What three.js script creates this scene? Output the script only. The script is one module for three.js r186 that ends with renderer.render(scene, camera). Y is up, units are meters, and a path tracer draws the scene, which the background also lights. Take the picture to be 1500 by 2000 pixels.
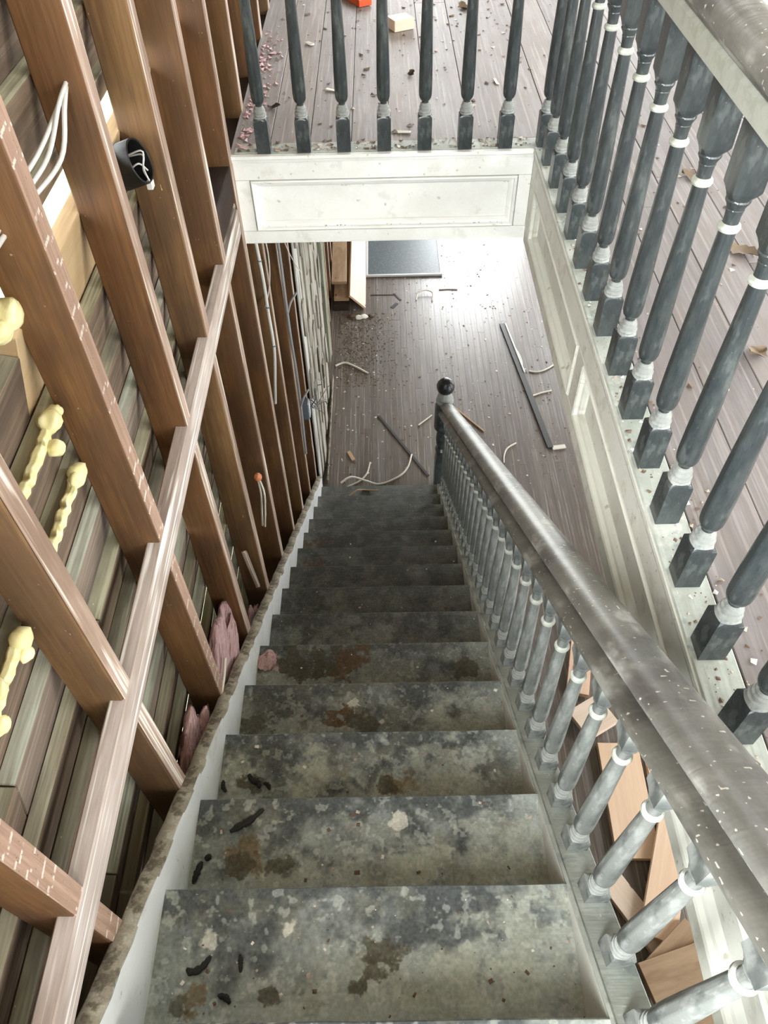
import * as THREE from 'three';
import { mergeGeometries, mergeVertices, toCreasedNormals } from 'three/addons/utils/BufferGeometryUtils.js';
import { RectAreaLightUniformsLib } from 'three/addons/lights/RectAreaLightUniformsLib.js';

// ---------------------------------------------------------------- camera, sky, lights, exposure
const scene = new THREE.Scene();
const camera = new THREE.PerspectiveCamera(2 * Math.atan(1000 / 1479.6) * 180 / Math.PI, 0.75, 0.03, 200);
camera.position.set(0.491, 1.792, 0.4436);
camera.rotation.set(THREE.MathUtils.degToRad(-49.766), THREE.MathUtils.degToRad(0.5285), THREE.MathUtils.degToRad(-1.512), 'YXZ');
const renderer = new THREE.WebGLRenderer({ antialias: true });
renderer.toneMapping = THREE.LinearToneMapping;
renderer.toneMappingExposure = 2.2;
renderer.shadowMap.enabled = true;
RectAreaLightUniformsLib.init();
scene.background = new THREE.Color(0.96, 0.985, 1.0);
scene.backgroundIntensity = 5;
const DAY = new THREE.Color(0.96, 0.985, 1.0);
const L_UP = 8.5, L_LOW = 3.2, L_SIDE_ADDED = 20, L_DOOR = 8, L_NEAR = 11;          // daylight through the upper and the lower windows; the side one is added

// ---------------------------------------------------------------- measures (metres)
const RISE = 0.19, RUN = 0.26363, S = RISE / RUN, W = 0.866;   // stairs: nosing n at y = -(n-1) RISE, z = -(n-1) RUN
const UF = 0.57, LF = -2.66;                                     // upper and lower floor
const XS = -0.045, XW = -0.147, XF = 1.035, ZP = -2.262;        // stud faces, siding, fascia, front panel
const XR = 4.5, ZB = -8.5, ZR = 3.6, CEIL = 3.6;

// ---------------------------------------------------------------- random, noise, textures
function rng(seed) { let a = seed >>> 0; return () => { a = (a + 0x6D2B79F5) | 0; let t = Math.imul(a ^ (a >>> 15), 1 | a); t = (t + Math.imul(t ^ (t >>> 7), 61 | t)) ^ t; return ((t ^ (t >>> 14)) >>> 0) / 4294967296; }; }
const R = rng(7);
const rr = (a, b) => a + (b - a) * R();
function hash(x, y, s) { let h = Math.imul(x, 374761393) ^ Math.imul(y, 668265263) ^ Math.imul(s, 974634777); h = Math.imul(h ^ (h >>> 13), 1274126177); return ((h ^ (h >>> 16)) >>> 0) / 4294967296; }
function vnoise(x, y, px, py, s) {
  const x0 = Math.floor(x), y0 = Math.floor(y), fx = x - x0, fy = y - y0, u = fx * fx * (3 - 2 * fx), v = fy * fy * (3 - 2 * fy);
  const m = (a, p) => ((a % p) + p) % p, xa = m(x0, px), xb = m(x0 + 1, px), ya = m(y0, py), yb = m(y0 + 1, py);
  const a = hash(xa, ya, s), b = hash(xb, ya, s), c = hash(xa, yb, s), d = hash(xb, yb, s);
  return a + (b - a) * u + (c - a) * v + (a - b - c + d) * u * v;
}
function fbm(u, v, fx, fy, o, s) { let t = 0, n = 0, a = 1; for (let i = 0; i < o; i++) { t += a * vnoise(u * fx, v * fy, fx, fy, s + i * 17); n += a; a *= 0.55; fx *= 2; fy *= 2; } return t / n; }
const clamp = (x, a = 0, b = 1) => Math.min(b, Math.max(a, x)), sm = (a, b, x) => { const t = clamp((x - a) / (b - a)); return t * t * (3 - 2 * t); };
const mix = (a, b, t) => [a[0] + (b[0] - a[0]) * t, a[1] + (b[1] - a[1]) * t, a[2] + (b[2] - a[2]) * t];
function tex(w, h, f, ru = 1, rv = 1, srgb = true) {
  const d = new Uint8Array(w * h * 4);
  for (let j = 0; j < h; j++) for (let i = 0; i < w; i++) { const c = f((i + 0.5) / w, (j + 0.5) / h), k = (j * w + i) * 4; d[k] = clamp(c[0], 0, 255); d[k + 1] = clamp(c[1], 0, 255); d[k + 2] = clamp(c[2], 0, 255); d[k + 3] = 255; }
  const t = new THREE.DataTexture(d, w, h); t.wrapS = t.wrapT = THREE.RepeatWrapping; t.magFilter = THREE.LinearFilter; t.minFilter = THREE.LinearFilter;
  if (srgb) t.colorSpace = THREE.SRGBColorSpace;
  t.repeat.set(1 / ru, 1 / rv); t.needsUpdate = true; return t;
}
// wood with the grain along u; a dark, b light, dirt laid over
function wood(seed, a, b, o = {}) {
  const { grain = 60, dirt = null, dirtAmt = 0, knots = 0, streak = null, streakAmt = 0, fleck = 0 } = o, kr = rng(seed * 91 + 3);
  const ks = Array.from({ length: knots }, () => [kr(), kr(), 0.012 + 0.02 * kr()]);
  return tex(512, 256, (u, v) => {
    let bend = 0.05 * fbm(u, v, 2, 2, 2, seed + 5), kd = 0;
    for (const [ku, kv, kr0] of ks) { const dx = (u - ku) * 4, dy = v - kv, d = Math.hypot(dx * 0.7, dy * 1.3) / (kr0 * 3); kd = Math.max(kd, sm(1.2, 0.5, d)); bend += 0.06 * Math.exp(-d * d * 0.4) * Math.sign(dy || 1); }
    const g = fbm(u, v + bend, 3, grain, 3, seed), f = fbm(u, v, 40, 200, 1, seed + 9), big = fbm(u, v, 3, 3, 3, seed + 2);
    let c = mix(a, b, clamp(0.15 + 0.55 * g + 0.25 * f + 0.6 * (big - 0.5)));
    c = mix(c, [a[0] * 0.5, a[1] * 0.42, a[2] * 0.4], kd * 0.8);
    if (dirt) c = mix(c, dirt, dirtAmt * sm(0.42, 0.7, fbm(u, v, 6, 5, 4, seed + 31)));
    if (streak) c = mix(c, streak, streakAmt * sm(0.58, 0.72, fbm(u, v, 4, 40, 3, seed + 43)));
    if (fleck && fbm(u, v, 120, 70, 1, seed + 71) > 1 - fleck) c = mix(c, [225, 220, 205], 0.75);
    return c;
  }, 1.3, 0.32);
}
function blotch(seed, cols, o = {}) {   // layered blotches: cols = [[rgb, freq, threshold, softness, amount], ...] over the first
  const { size = 0.6, w = 512, h = 512, fleck = 0, fleckC = [225, 222, 212], fine = 10 } = o;
  return tex(w, h, (u, v) => {
    let c = cols[0][0];
    for (let i = 1; i < cols.length; i++) { const [k, f, th, so, am] = cols[i]; c = mix(c, k, am * sm(th - so, th + so, fbm(u, v, f, f, 5, seed + i * 53))); }
    const n = (fbm(u, v, 90, 90, 2, seed + 3) - 0.5) * fine; c = [c[0] + n, c[1] + n, c[2] + n];
    if (fleck && fbm(u, v, 75, 75, 1, seed + 71) > 1 - fleck) c = mix(c, fleckC, 0.8);
    return c;
  }, size, size);
}
const bump = tex(256, 256, (u, v) => { const a = 255 * (0.6 * fbm(u, v, 8, 8, 5, 5) + 0.4 * fbm(u, v, 4, 60, 3, 8)); return [a, a, a]; }, 0.4, 0.4, false);
function mat(map, o = {}) { const { rough = 0.75, tint = 0xffffff, bs = 0.002, spec = 1, ...rest } = o; return new THREE.MeshPhysicalMaterial({ map, roughness: rough, color: tint, bumpMap: bs ? bump : null, bumpScale: bs, specularIntensity: spec, side: THREE.DoubleSide, ...rest }); }
const flat = (c, rough = 0.7, o = {}) => new THREE.MeshPhysicalMaterial({ color: c, roughness: rough, side: THREE.DoubleSide, ...o });

const tStud = wood(11, [84, 58, 32], [138, 106, 68], { grain: 50, dirt: [74, 56, 42], dirtAmt: 0.5, fleck: 0.012 });
const tStudPale = wood(15, [128, 104, 88], [186, 164, 148], { grain: 40, streak: [236, 232, 224], streakAmt: 0.7, dirt: [120, 96, 78], dirtAmt: 0.5 });
const tLath = tex(1024, 64, (u, v) => { let c = mix([122, 94, 76], [178, 150, 132], fbm(u, v, 4, 6, 3, 16) * 0.6 + 0.4 * fbm(u, v, 30, 30, 2, 17)); const k = Math.floor(u * 30), f = u * 30 - k - 0.5 + 0.25 * (v - 0.5); if (Math.abs(f) < 0.06 + 0.04 * hash(k, 1, 3) && hash(k, 2, 5) < 0.6) c = mix(c, [216, 210, 200], 0.7 * sm(0.3, 0.5, fbm(u, v, 60, 8, 2, 19))); if (fbm(u, v, 200, 40, 1, 23) > 0.95) c = [90, 66, 52]; return c; }, 1.3, 0.06);
const tSiding = wood(21, [90, 76, 65], [144, 129, 115], { grain: 30, dirt: [88, 78, 70], dirtAmt: 0.6, streak: [160, 146, 132], streakAmt: 0.5, fleck: 0.006 });
const tPine = wood(31, [218, 192, 168], [238, 220, 202], { grain: 18, knots: 3 });
const tPineOld = wood(37, [142, 114, 86], [182, 154, 122], { grain: 18, knots: 2, dirt: [120, 92, 62], dirtAmt: 0.4 });
const tUp = wood(41, [122, 118, 118], [170, 166, 165], { grain: 24, dirt: [140, 133, 128], dirtAmt: 0.7, streak: [186, 182, 178], streakAmt: 0.5, fleck: 0.01 });
const tLow = wood(47, [78, 71, 66], [132, 126, 121], { grain: 16, dirt: [102, 92, 82], dirtAmt: 0.7, streak: [168, 164, 160], streakAmt: 0.6, fleck: 0.008 });
const tWhite = blotch(51, [[[236, 238, 234]], [[226, 228, 222], 5, 0.55, 0.15, 0.6], [[206, 206, 196], 9, 0.7, 0.06, 0.4], [[160, 150, 128], 30, 0.78, 0.03, 0.5]], { fine: 5 });
const tFascia = blotch(57, [[[212, 214, 204]], [[200, 201, 190], 5, 0.5, 0.2, 0.7], [[182, 180, 166], 12, 0.66, 0.07, 0.5], [[130, 124, 106], 40, 0.78, 0.03, 0.5]], { fine: 6 });
const tDark = blotch(61, [[[47, 53, 54]], [[67, 73, 72], 6, 0.5, 0.2, 0.7], [[98, 104, 101], 10, 0.66, 0.08, 0.45], [[40, 46, 48], 14, 0.62, 0.1, 0.5]], { size: 0.25, fleck: 0.008, fine: 8 });
const tDusty = blotch(67, [[[117, 121, 117]], [[72, 77, 76], 7, 0.54, 0.14, 0.8], [[156, 160, 157], 9, 0.6, 0.12, 0.6]], { size: 0.2, fleck: 0.012, fine: 8 });
const tPale = blotch(71, [[[134, 138, 134]], [[154, 158, 152], 6, 0.5, 0.2, 0.7], [[110, 118, 116], 8, 0.66, 0.08, 0.7]], { size: 0.12, fine: 8 });
const tCream = blotch(73, [[[174, 178, 168]], [[154, 157, 144], 8, 0.55, 0.15, 0.6]], { size: 0.15, fine: 6 });
const tRail = tex(512, 512, (u, v) => {     // v runs along the rail
  let c = mix([104, 104, 99], [138, 137, 130], fbm(u, v, 4, 10, 4, 77)); c = mix(c, [188, 189, 184], 0.75 * sm(0.52, 0.72, fbm(u, v, 5, 6, 5, 79))); c = mix(c, [82, 81, 79], 0.6 * sm(0.56, 0.7, fbm(u, v, 3, 8, 4, 83)));
  if (fbm(u, v, 40, 90, 1, 87) > 0.93) c = [214, 212, 200]; const n = 12 * (fbm(u, v, 80, 80, 2, 89) - 0.5); return [c[0] + n, c[1] + n, c[2] + n];
}, 0.3, 0.7);
const tPlaster = blotch(91, [[[138, 130, 114]], [[168, 162, 146], 10, 0.55, 0.12, 0.8], [[88, 80, 66], 12, 0.6, 0.08, 0.8]], { size: 0.3, fine: 24 });
const tInsul = blotch(97, [[[186, 150, 152]], [[168, 130, 133], 14, 0.55, 0.1, 0.8], [[206, 180, 178], 30, 0.58, 0.06, 0.6], [[110, 84, 74], 8, 0.68, 0.05, 0.7]], { size: 0.25, fine: 26 });
const tPaintOld = wood(101, [158, 156, 150], [208, 208, 204], { grain: 12, dirt: [118, 108, 98], dirtAmt: 0.75, streak: [226, 226, 222], streakAmt: 0.6 });
const tMat = blotch(107, [[[78, 88, 92]], [[108, 116, 120], 50, 0.6, 0.1, 0.6], [[120, 126, 128], 90, 0.74, 0.04, 0.6]], { size: 0.5, fine: 20 });
const tSill = blotch(109, [[[172, 178, 170]], [[152, 158, 150], 6, 0.52, 0.12, 0.7], [[200, 204, 196], 8, 0.6, 0.1, 0.6], [[118, 128, 126], 9, 0.7, 0.05, 0.6]], { size: 0.5, fleck: 0.02, fine: 10 });
const tGrass = blotch(113, [[[176, 178, 150]], [[150, 156, 116], 8, 0.5, 0.2, 0.8]], { size: 3, w: 128, h: 128 });

const M = {
  stud: [0xffffff, 0xf4e8da, 0xe6d6c4].map((t) => mat(tStud, { rough: 0.7, tint: t })), studEdge: mat(tStudPale, { rough: 0.85 }), lath: mat(tLath, { rough: 0.85 }),
  siding: [0xffffff, 0xe4dacf, 0xf8f0e0, 0xd2cabf].map((t) => mat(tSiding, { rough: 0.9, tint: t, vertexColors: true })), sidingPine: mat(tPine, { tint: 0xd6ccae, rough: 0.8 }),
  pine: [0xffffff, 0xf6e6da, 0xfff4e6].map((t) => mat(tPine, { rough: 0.6, tint: t, bs: 0.0006 })), pineOld: mat(tPineOld, { rough: 0.7, bs: 0.001 }),
  up: [0xffffff, 0xece8e8, 0xf6f0ec, 0xdcd8d8].map((t) => mat(tUp, { rough: 0.6, tint: t, bs: 0.0012 })),
  low: [0xffffff, 0xefeae6, 0xf8f4f1, 0xe4deda].map((t) => mat(tLow, { clearcoat: 0.6, clearcoatRoughness: 0.36, rough: 0.42, tint: t, bs: 0.0008 })),
  white: mat(tWhite, { rough: 0.45, bs: 0.0012 }), fascia: mat(tFascia, { rough: 0.55, bs: 0.0012 }), dark: mat(tDark, { rough: 0.26, bs: 0.0008 }), dusty: mat(tDusty, { rough: 0.55, bs: 0.0008 }),
  pale: mat(tPale, { rough: 0.7, bs: 0.0008 }), cream: mat(tCream, { rough: 0.6, bs: 0.0008 }), rail: mat(tRail, { rough: 0.4, bs: 0.0012 }), railLip: mat(tRail, { rough: 0.42, tint: 0xe4e4e0, bs: 0.0008 }),
  plaster: mat(tPlaster, { rough: 0.95, bs: 0.006 }), insul: mat(tInsul, { rough: 1, bs: 0.012 }), oldPaint: [0xffffff, 0xe8e4da, 0xd6d0c6].map((t) => mat(tPaintOld, { rough: 0.8, tint: t })),
  darkWood: mat(tStud, { tint: 0x6a5a50, rough: 0.9 }), matTop: mat(tMat, { rough: 0.5, bs: 0.001 }), metal: flat(0xd0d4d4, 0.5, { metalness: 0.15 }), darkMetal: flat(0x4a4a4a, 0.45, { metalness: 0.4 }),
  sill: mat(tSill, { rough: 0.6, bs: 0.002 }), wire: flat(0xd8d2c4, 0.5), wireWhite: flat(0xd2d2ce, 0.45), wireGrey: flat(0x8f9092, 0.5), black: flat(0x0c0d0e, 0.55), foam: mat(blotch(117, [[[232, 222, 160]], [[244, 238, 196], 8, 0.5, 0.2, 0.8]], { size: 0.1, w: 128, h: 128 }), { rough: 0.7, bs: 0.004 }),
  orange: flat(0xd8572a, 0.45), nut: flat(0xd6865a, 0.6), boxBlue: flat(0x6c7684, 0.45), wallIn: mat(tPlaster, { tint: 0xfffaf0, rough: 0.95, bs: 0 }), clump: flat(0x1f1e1b, 0.8), leafM: [0x6a5844, 0x83715c, 0x46362a].map((c) => flat(c, 0.8)), flake: flat(0xdedbd0, 0.8), chip: flat(0x5c4a3c, 0.9), twig: flat(0xb79a78, 0.8),
  ground: mat(tGrass, { rough: 1, bs: 0 }),
};

// ---------------------------------------------------------------- builders
const used = {};
const numbered = (n) => { const k = used[n] = (used[n] ?? -1) + 1; return k ? n + '_' + String(k).padStart(3, '0') : n; };
function shadow(o) { o.castShadow = true; o.receiveShadow = true; return o; }
function part(name, geo, m, parent, label) { const o = shadow(new THREE.Mesh(geo, m)); o.name = parent === scene ? numbered(name) : name; parent.add(o); if (label) o.userData.label = label; return o; }
function named(name, parent) { const c = parent.userData._n ?? (parent.userData._n = {}); const k = c[name] = (c[name] ?? -1) + 1; return k ? name + '_' + String(k).padStart(3, '0') : name; }
function piece(name, geo, m, parent, label) { const o = part(name, geo, m, parent, label); o.name = named(name, parent); return o; }
function thing(name, label, category, pos = [0, 0, 0], turn = 0, group) { const o = new THREE.Group(); o.name = numbered(name); o.position.set(...pos); o.rotation.y = turn; o.userData = { label, category }; if (group) o.userData.group = group; scene.add(o); return o; }
function single(name, geo, m, label, category, group, pos = [0, 0, 0]) { const o = part(name, geo, m, scene); o.position.set(...pos); o.userData = { label, category }; if (group) o.userData.group = group; return o; }
function struct(name) { const o = new THREE.Group(); o.name = name; o.userData = { kind: 'structure' }; scene.add(o); return o; }
function geoOf(pos, uv, idx, crease) {
  let g = new THREE.BufferGeometry(); g.setAttribute('position', new THREE.Float32BufferAttribute(pos, 3)); g.setAttribute('uv', new THREE.Float32BufferAttribute(uv, 2)); g.setIndex(idx);
  return crease === undefined ? (g.computeVertexNormals(), g) : toCreasedNormals(g, crease);
}
// a board with chamfered edges: size along x, y, z; g = grain axis; uv in metres; top = colour of the faces that look up (vertex colours)
function board(lx, ly, lz, g = 0, c = 0.002, o = {}) {
  const h = [lx / 2, ly / 2, lz / 2]; c = Math.min(c, ...h.map((x) => x * 0.45));
  const P = [], T = [], C = [], ou = o.ou ?? R() * 3, ov = o.ov ?? R() * 3, jit = o.jit ?? 0;
  const V = (i, s) => { const v = [s[0] * (h[0] - c), s[1] * (h[1] - c), s[2] * (h[2] - c)]; v[i] = s[i] * h[i]; return v; };
  const jn = new Map(), J = (s) => { const k = s.join(); if (!jn.has(k)) jn.set(k, [rr(-jit, jit), rr(-jit, jit), rr(-jit, jit)]); return jn.get(k); };
  const put = (vs) => {
    const [a, b, d] = vs.map((v) => new THREE.Vector3(...v)), n = b.clone().sub(a).cross(d.clone().sub(a)), m = vs.reduce((t, v) => t.add(new THREE.Vector3(...v)), new THREE.Vector3());
    if (n.dot(m) < 0) vs.reverse();
    const ax = [Math.abs(n.x), Math.abs(n.y), Math.abs(n.z)], na = ax.indexOf(Math.max(...ax)), other = [0, 1, 2].filter((k) => k !== g && k !== na)[0] ?? (g + 1) % 3;
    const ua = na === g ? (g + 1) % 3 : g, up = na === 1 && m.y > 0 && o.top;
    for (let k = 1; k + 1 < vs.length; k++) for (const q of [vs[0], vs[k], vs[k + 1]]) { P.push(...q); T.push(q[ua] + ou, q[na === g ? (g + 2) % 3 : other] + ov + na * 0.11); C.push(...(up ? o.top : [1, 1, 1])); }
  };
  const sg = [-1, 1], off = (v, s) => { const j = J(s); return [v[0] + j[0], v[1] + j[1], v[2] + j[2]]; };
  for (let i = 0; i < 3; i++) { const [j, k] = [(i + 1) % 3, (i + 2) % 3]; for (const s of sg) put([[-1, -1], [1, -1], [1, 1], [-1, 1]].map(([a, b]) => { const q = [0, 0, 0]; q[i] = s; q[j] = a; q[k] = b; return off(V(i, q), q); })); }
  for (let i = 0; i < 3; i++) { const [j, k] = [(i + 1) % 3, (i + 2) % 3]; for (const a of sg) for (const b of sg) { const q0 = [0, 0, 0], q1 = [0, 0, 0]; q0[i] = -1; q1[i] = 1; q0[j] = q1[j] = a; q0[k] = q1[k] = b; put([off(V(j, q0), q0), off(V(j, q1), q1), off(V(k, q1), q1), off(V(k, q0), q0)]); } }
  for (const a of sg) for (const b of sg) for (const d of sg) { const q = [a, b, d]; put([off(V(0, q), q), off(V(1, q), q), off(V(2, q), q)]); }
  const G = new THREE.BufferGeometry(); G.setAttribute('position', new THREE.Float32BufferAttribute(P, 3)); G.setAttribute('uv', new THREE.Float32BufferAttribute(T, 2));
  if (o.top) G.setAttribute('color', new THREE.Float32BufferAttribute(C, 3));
  G.computeVertexNormals(); return G;
}
const boardAt = (x0, x1, y0, y1, z0, z1, g, c, o) => board(x1 - x0, y1 - y0, z1 - z0, g, c, o).translate((x0 + x1) / 2, (y0 + y1) / 2, (z0 + z1) / 2);
// closed profile [(a, b)] swept along frames {o, u, v}
function sweep(profile, frames, o = {}) {
  const n = profile.length, pos = [], uv = [], idx = [], per = [0]; let len = 0;
  for (let i = 0; i < n; i++) { const a = profile[i], b = profile[(i + 1) % n]; per.push(per[i] + Math.hypot(b[0] - a[0], b[1] - a[1])); }
  frames.forEach((f, k) => { if (k) len += f.o.distanceTo(frames[k - 1].o); for (let i = 0; i <= n; i++) { const p = profile[i % n], s = f.s ?? 1; pos.push(f.o.x + s * (f.u.x * p[0] + f.v.x * p[1]), f.o.y + s * (f.u.y * p[0] + f.v.y * p[1]), f.o.z + s * (f.u.z * p[0] + f.v.z * p[1])); uv.push(per[i] + (o.ou ?? 0), len + (o.ov ?? 0)); } });
  for (let k = 0; k + 1 < frames.length; k++) for (let i = 0; i < n; i++) { const a = k * (n + 1) + i, b = a + n + 1; idx.push(a, a + 1, b, a + 1, b + 1, b); }
  for (const [k, flip] of [[0, 0], [frames.length - 1, 1]]) {
    const base = pos.length / 3, f = frames[k]; for (const p of profile) { const s = f.s ?? 1; pos.push(f.o.x + s * (f.u.x * p[0] + f.v.x * p[1]), f.o.y + s * (f.u.y * p[0] + f.v.y * p[1]), f.o.z + s * (f.u.z * p[0] + f.v.z * p[1])); uv.push(p[0], p[1]); }
    for (const t of THREE.ShapeUtils.triangulateShape(profile.map((p) => new THREE.Vector2(...p)), [])) idx.push(...(flip ? [base + t[0], base + t[2], base + t[1]] : [base + t[0], base + t[1], base + t[2]]));
  }
  return geoOf(pos, uv, idx, o.crease ?? 0.6);
}
const v3 = (x, y, z) => new THREE.Vector3(x, y, z);
// a polygon in (z, y) given thickness in x
const prismX = (poly, x0, x1) => sweep(poly, [{ o: v3(x0, 0, 0), u: v3(0, 0, 1), v: v3(0, 1, 0) }, { o: v3(x1, 0, 0), u: v3(0, 0, 1), v: v3(0, 1, 0) }], { crease: 0.3 });
function tube(pts, r, seg = 24, rad = 7, closed = false) { return new THREE.TubeGeometry(new THREE.CatmullRomCurve3(pts.map((p) => v3(...p)), closed), seg, r, rad, closed); }
// rings [y, half size, squareness, lift?] joined into one turned-and-squared surface; slope shears the first and last rings for a raking stair
function turned(rings, slope = 0, N = 24) {
  const pos = [], uv = [], idx = [];
  rings.forEach(([y, r, s], k) => { for (let i = 0; i <= N; i++) { const t = (i / N) * 2 * Math.PI, c = Math.cos(t), n = Math.sin(t), q = r * (1 - s + s / Math.max(Math.abs(c), Math.abs(n))); const rake = (k === 0 || k === rings.length - 1) ? slope * q * n : 0; pos.push(q * c, y + rake, q * n); uv.push((i / N) * 0.16, y * 0.4); } });
  for (let k = 0; k + 1 < rings.length; k++) for (let i = 0; i < N; i++) { const a = k * (N + 1) + i, b = a + N + 1; idx.push(a, b, a + 1, a + 1, b, b + 1); }
  return geoOf(pos, uv, idx, 0.55);
}
const smooth = (g) => { g.deleteAttribute('normal'); g.deleteAttribute('uv'); g = mergeVertices(g, 1e-6); g.setAttribute('uv', new THREE.Float32BufferAttribute(new Float32Array(g.attributes.position.count * 2), 2)); const u = g.attributes.uv; const p = g.attributes.position; for (let i = 0; i < p.count; i++) u.setXY(i, p.getX(i) * 1.3 + p.getZ(i) * 0.4, p.getY(i) * 1.3 + p.getZ(i) * 0.7); g.computeVertexNormals(); return g; };
// a lump: a ball pushed about by noise
function lump(rx, ry, rz, amt, seed, det = 3, flatBottom = false, oct = 2) {
  const g = new THREE.IcosahedronGeometry(1, det), p = g.attributes.position;
  for (let i = 0; i < p.count; i++) { const x = p.getX(i), y = p.getY(i), z = p.getZ(i), k = 1 + amt * (fbm(x * 0.1 + 0.5, y * 0.1 + z * 0.07 + 0.5, 16, 16, oct, seed) - 0.5) * 2; let yy = y * k; if (flatBottom && yy < 0) yy *= 0.1; p.setXYZ(i, x * k * rx, yy * ry, z * k * rz); }
  return smooth(g);
}

// ---------------------------------------------------------------- setting: ground, walls, ceilings, windows
{ const g = struct('ground'); part('earth', board(60, 0.3, 60, 0, 0.01).translate(0, -3.45, 0), M.ground, g); }
function wallWithHoles(name, along, at, a0, a1, y0, y1, holes, t = 0.16) {
  const s = new THREE.Shape([new THREE.Vector2(a0, y0), new THREE.Vector2(a1, y0), new THREE.Vector2(a1, y1), new THREE.Vector2(a0, y1)]);
  for (const [c, b, w, h] of holes) s.holes.push(new THREE.Path([new THREE.Vector2(c - w / 2, b), new THREE.Vector2(c - w / 2, b + h), new THREE.Vector2(c + w / 2, b + h), new THREE.Vector2(c + w / 2, b)]));
  const g = new THREE.ExtrudeGeometry(s, { depth: t, bevelEnabled: false });
  if (along === 'x') g.translate(0, 0, at); else { g.rotateY(-Math.PI / 2); g.translate(at + t, 0, 0); }
  const st = struct(name); part('plaster', g, M.wallIn, st); return st;
}
let winNo = 0;
function windowIn(along, at, c, b, w, h, out, power) {        // at = plane of the frame, out = +1 or -1 away from the room
  const g = struct('window_' + (++winNo)), fr = 0.05;
  const bar = (a0, a1, y0, y1, d = 0.05) => along === 'x' ? boardAt(a0, a1, y0, y1, at - d / 2, at + d / 2, a1 - a0 > y1 - y0 ? 0 : 1) : boardAt(at - d / 2, at + d / 2, y0, y1, a0, a1, a1 - a0 > y1 - y0 ? 2 : 1);
  part('frame', mergeGeometries([bar(c - w / 2, c + w / 2, b, b + fr), bar(c - w / 2, c + w / 2, b + h - fr, b + h), bar(c - w / 2, c - w / 2 + fr, b + fr, b + h - fr), bar(c + w / 2 - fr, c + w / 2, b + fr, b + h - fr)]), M.white, g);
  part('sash_bar', mergeGeometries([bar(c - 0.015, c + 0.015, b + fr, b + h - fr, 0.03), bar(c - w / 2 + fr, c + w / 2 - fr, b + h / 2 - 0.025, b + h / 2 + 0.025, 0.04)]), M.white, g);
  const l = new THREE.RectAreaLight(DAY, power, w - 0.02, h - 0.02), p = along === 'x' ? [c, b + h / 2, at + out * 0.12] : [at + out * (along === 'z' && at < 0 ? -0.06 : 0.12), b + h / 2, c];
  l.position.set(...p); l.lookAt(p[0] - (along === 'x' ? 0 : out), p[1], p[2] - (along === 'x' ? out : 0)); l.name = 'window_daylight'; scene.add(l);
}
const upR = [[-6.4, UF + 0.6, 1.1, 2], [-3.6, UF + 0.6, 1.1, 2], [-0.8, UF + 0.6, 1.1, 2], [2, UF + 0.6, 1.1, 2]], loR = [[-6.2, LF + 0.6, 1.1, 1.9], [-3.2, LF + 0.6, 1.1, 1.9], [-0.4, LF + 0.6, 1.1, 1.9]];
const upB = [[0.9, UF + 0.6, 1.1, 2], [3.1, UF + 0.6, 1.1, 2]], loB = [[1.62, LF + 0.2, 1.25, 1.6], [3.45, LF + 0.6, 1.1, 1.6]], upF = [[0.5, UF + 0.7, 1.1, 2], [2.8, UF + 0.7, 1.1, 2]];
wallWithHoles('wall_right', 'z', XR, ZB, ZR, LF - 0.3, CEIL, [...upR, ...loR]);
wallWithHoles('wall_back', 'x', ZB - 0.16, XW - 0.05, XR + 0.16, LF - 0.3, CEIL, [...upB, ...loB]);
wallWithHoles('wall_front', 'x', ZR, XW - 0.05, XR + 0.16, LF - 0.3, CEIL, upF);
for (const [c, b, w, h] of upR) windowIn('z', XR + 0.08, c, b, w, h, 1, L_UP);
for (const [c, b, w, h] of loR) windowIn('z', XR + 0.08, c, b, w, h, 1, c > -1 ? L_NEAR : L_LOW);
for (const [c, b, w, h] of upB) windowIn('x', ZB - 0.08, c, b, w, h, -1, L_UP);
for (const [c, b, w, h] of loB) windowIn('x', ZB - 0.08, c, b, w, h, -1, L_DOOR);
for (const [c, b, w, h] of upF) windowIn('x', ZR + 0.08, c, b, w, h, 1, L_UP);
windowIn('z', XW - 0.03, 1.8, UF + 0.36, 1.28, 2.1, -1, L_SIDE_ADDED);  // unseen side window, added to brighten the right apron and the near treads
{ const c = struct('ceiling'); part('plaster', boardAt(XW - 0.05, XR + 0.2, CEIL, CEIL + 0.15, ZB - 0.2, ZR + 0.2, 0), M.wallIn, c);
  const d = struct('ceiling_lower'); part('plaster', boardAt(XF + 0.03, XR, 0.26, 0.54, ZB, ZR, 2), M.wallIn, d); piece('plaster', boardAt(XS + 0.02, XF + 0.03, 0.26, 0.54, ZB, ZP - 0.04, 2), M.wallIn, d); piece('plaster', boardAt(XS, XF + 0.03, 0.26, 0.54, 0.86, ZR, 2), M.wallIn, d); }

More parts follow.
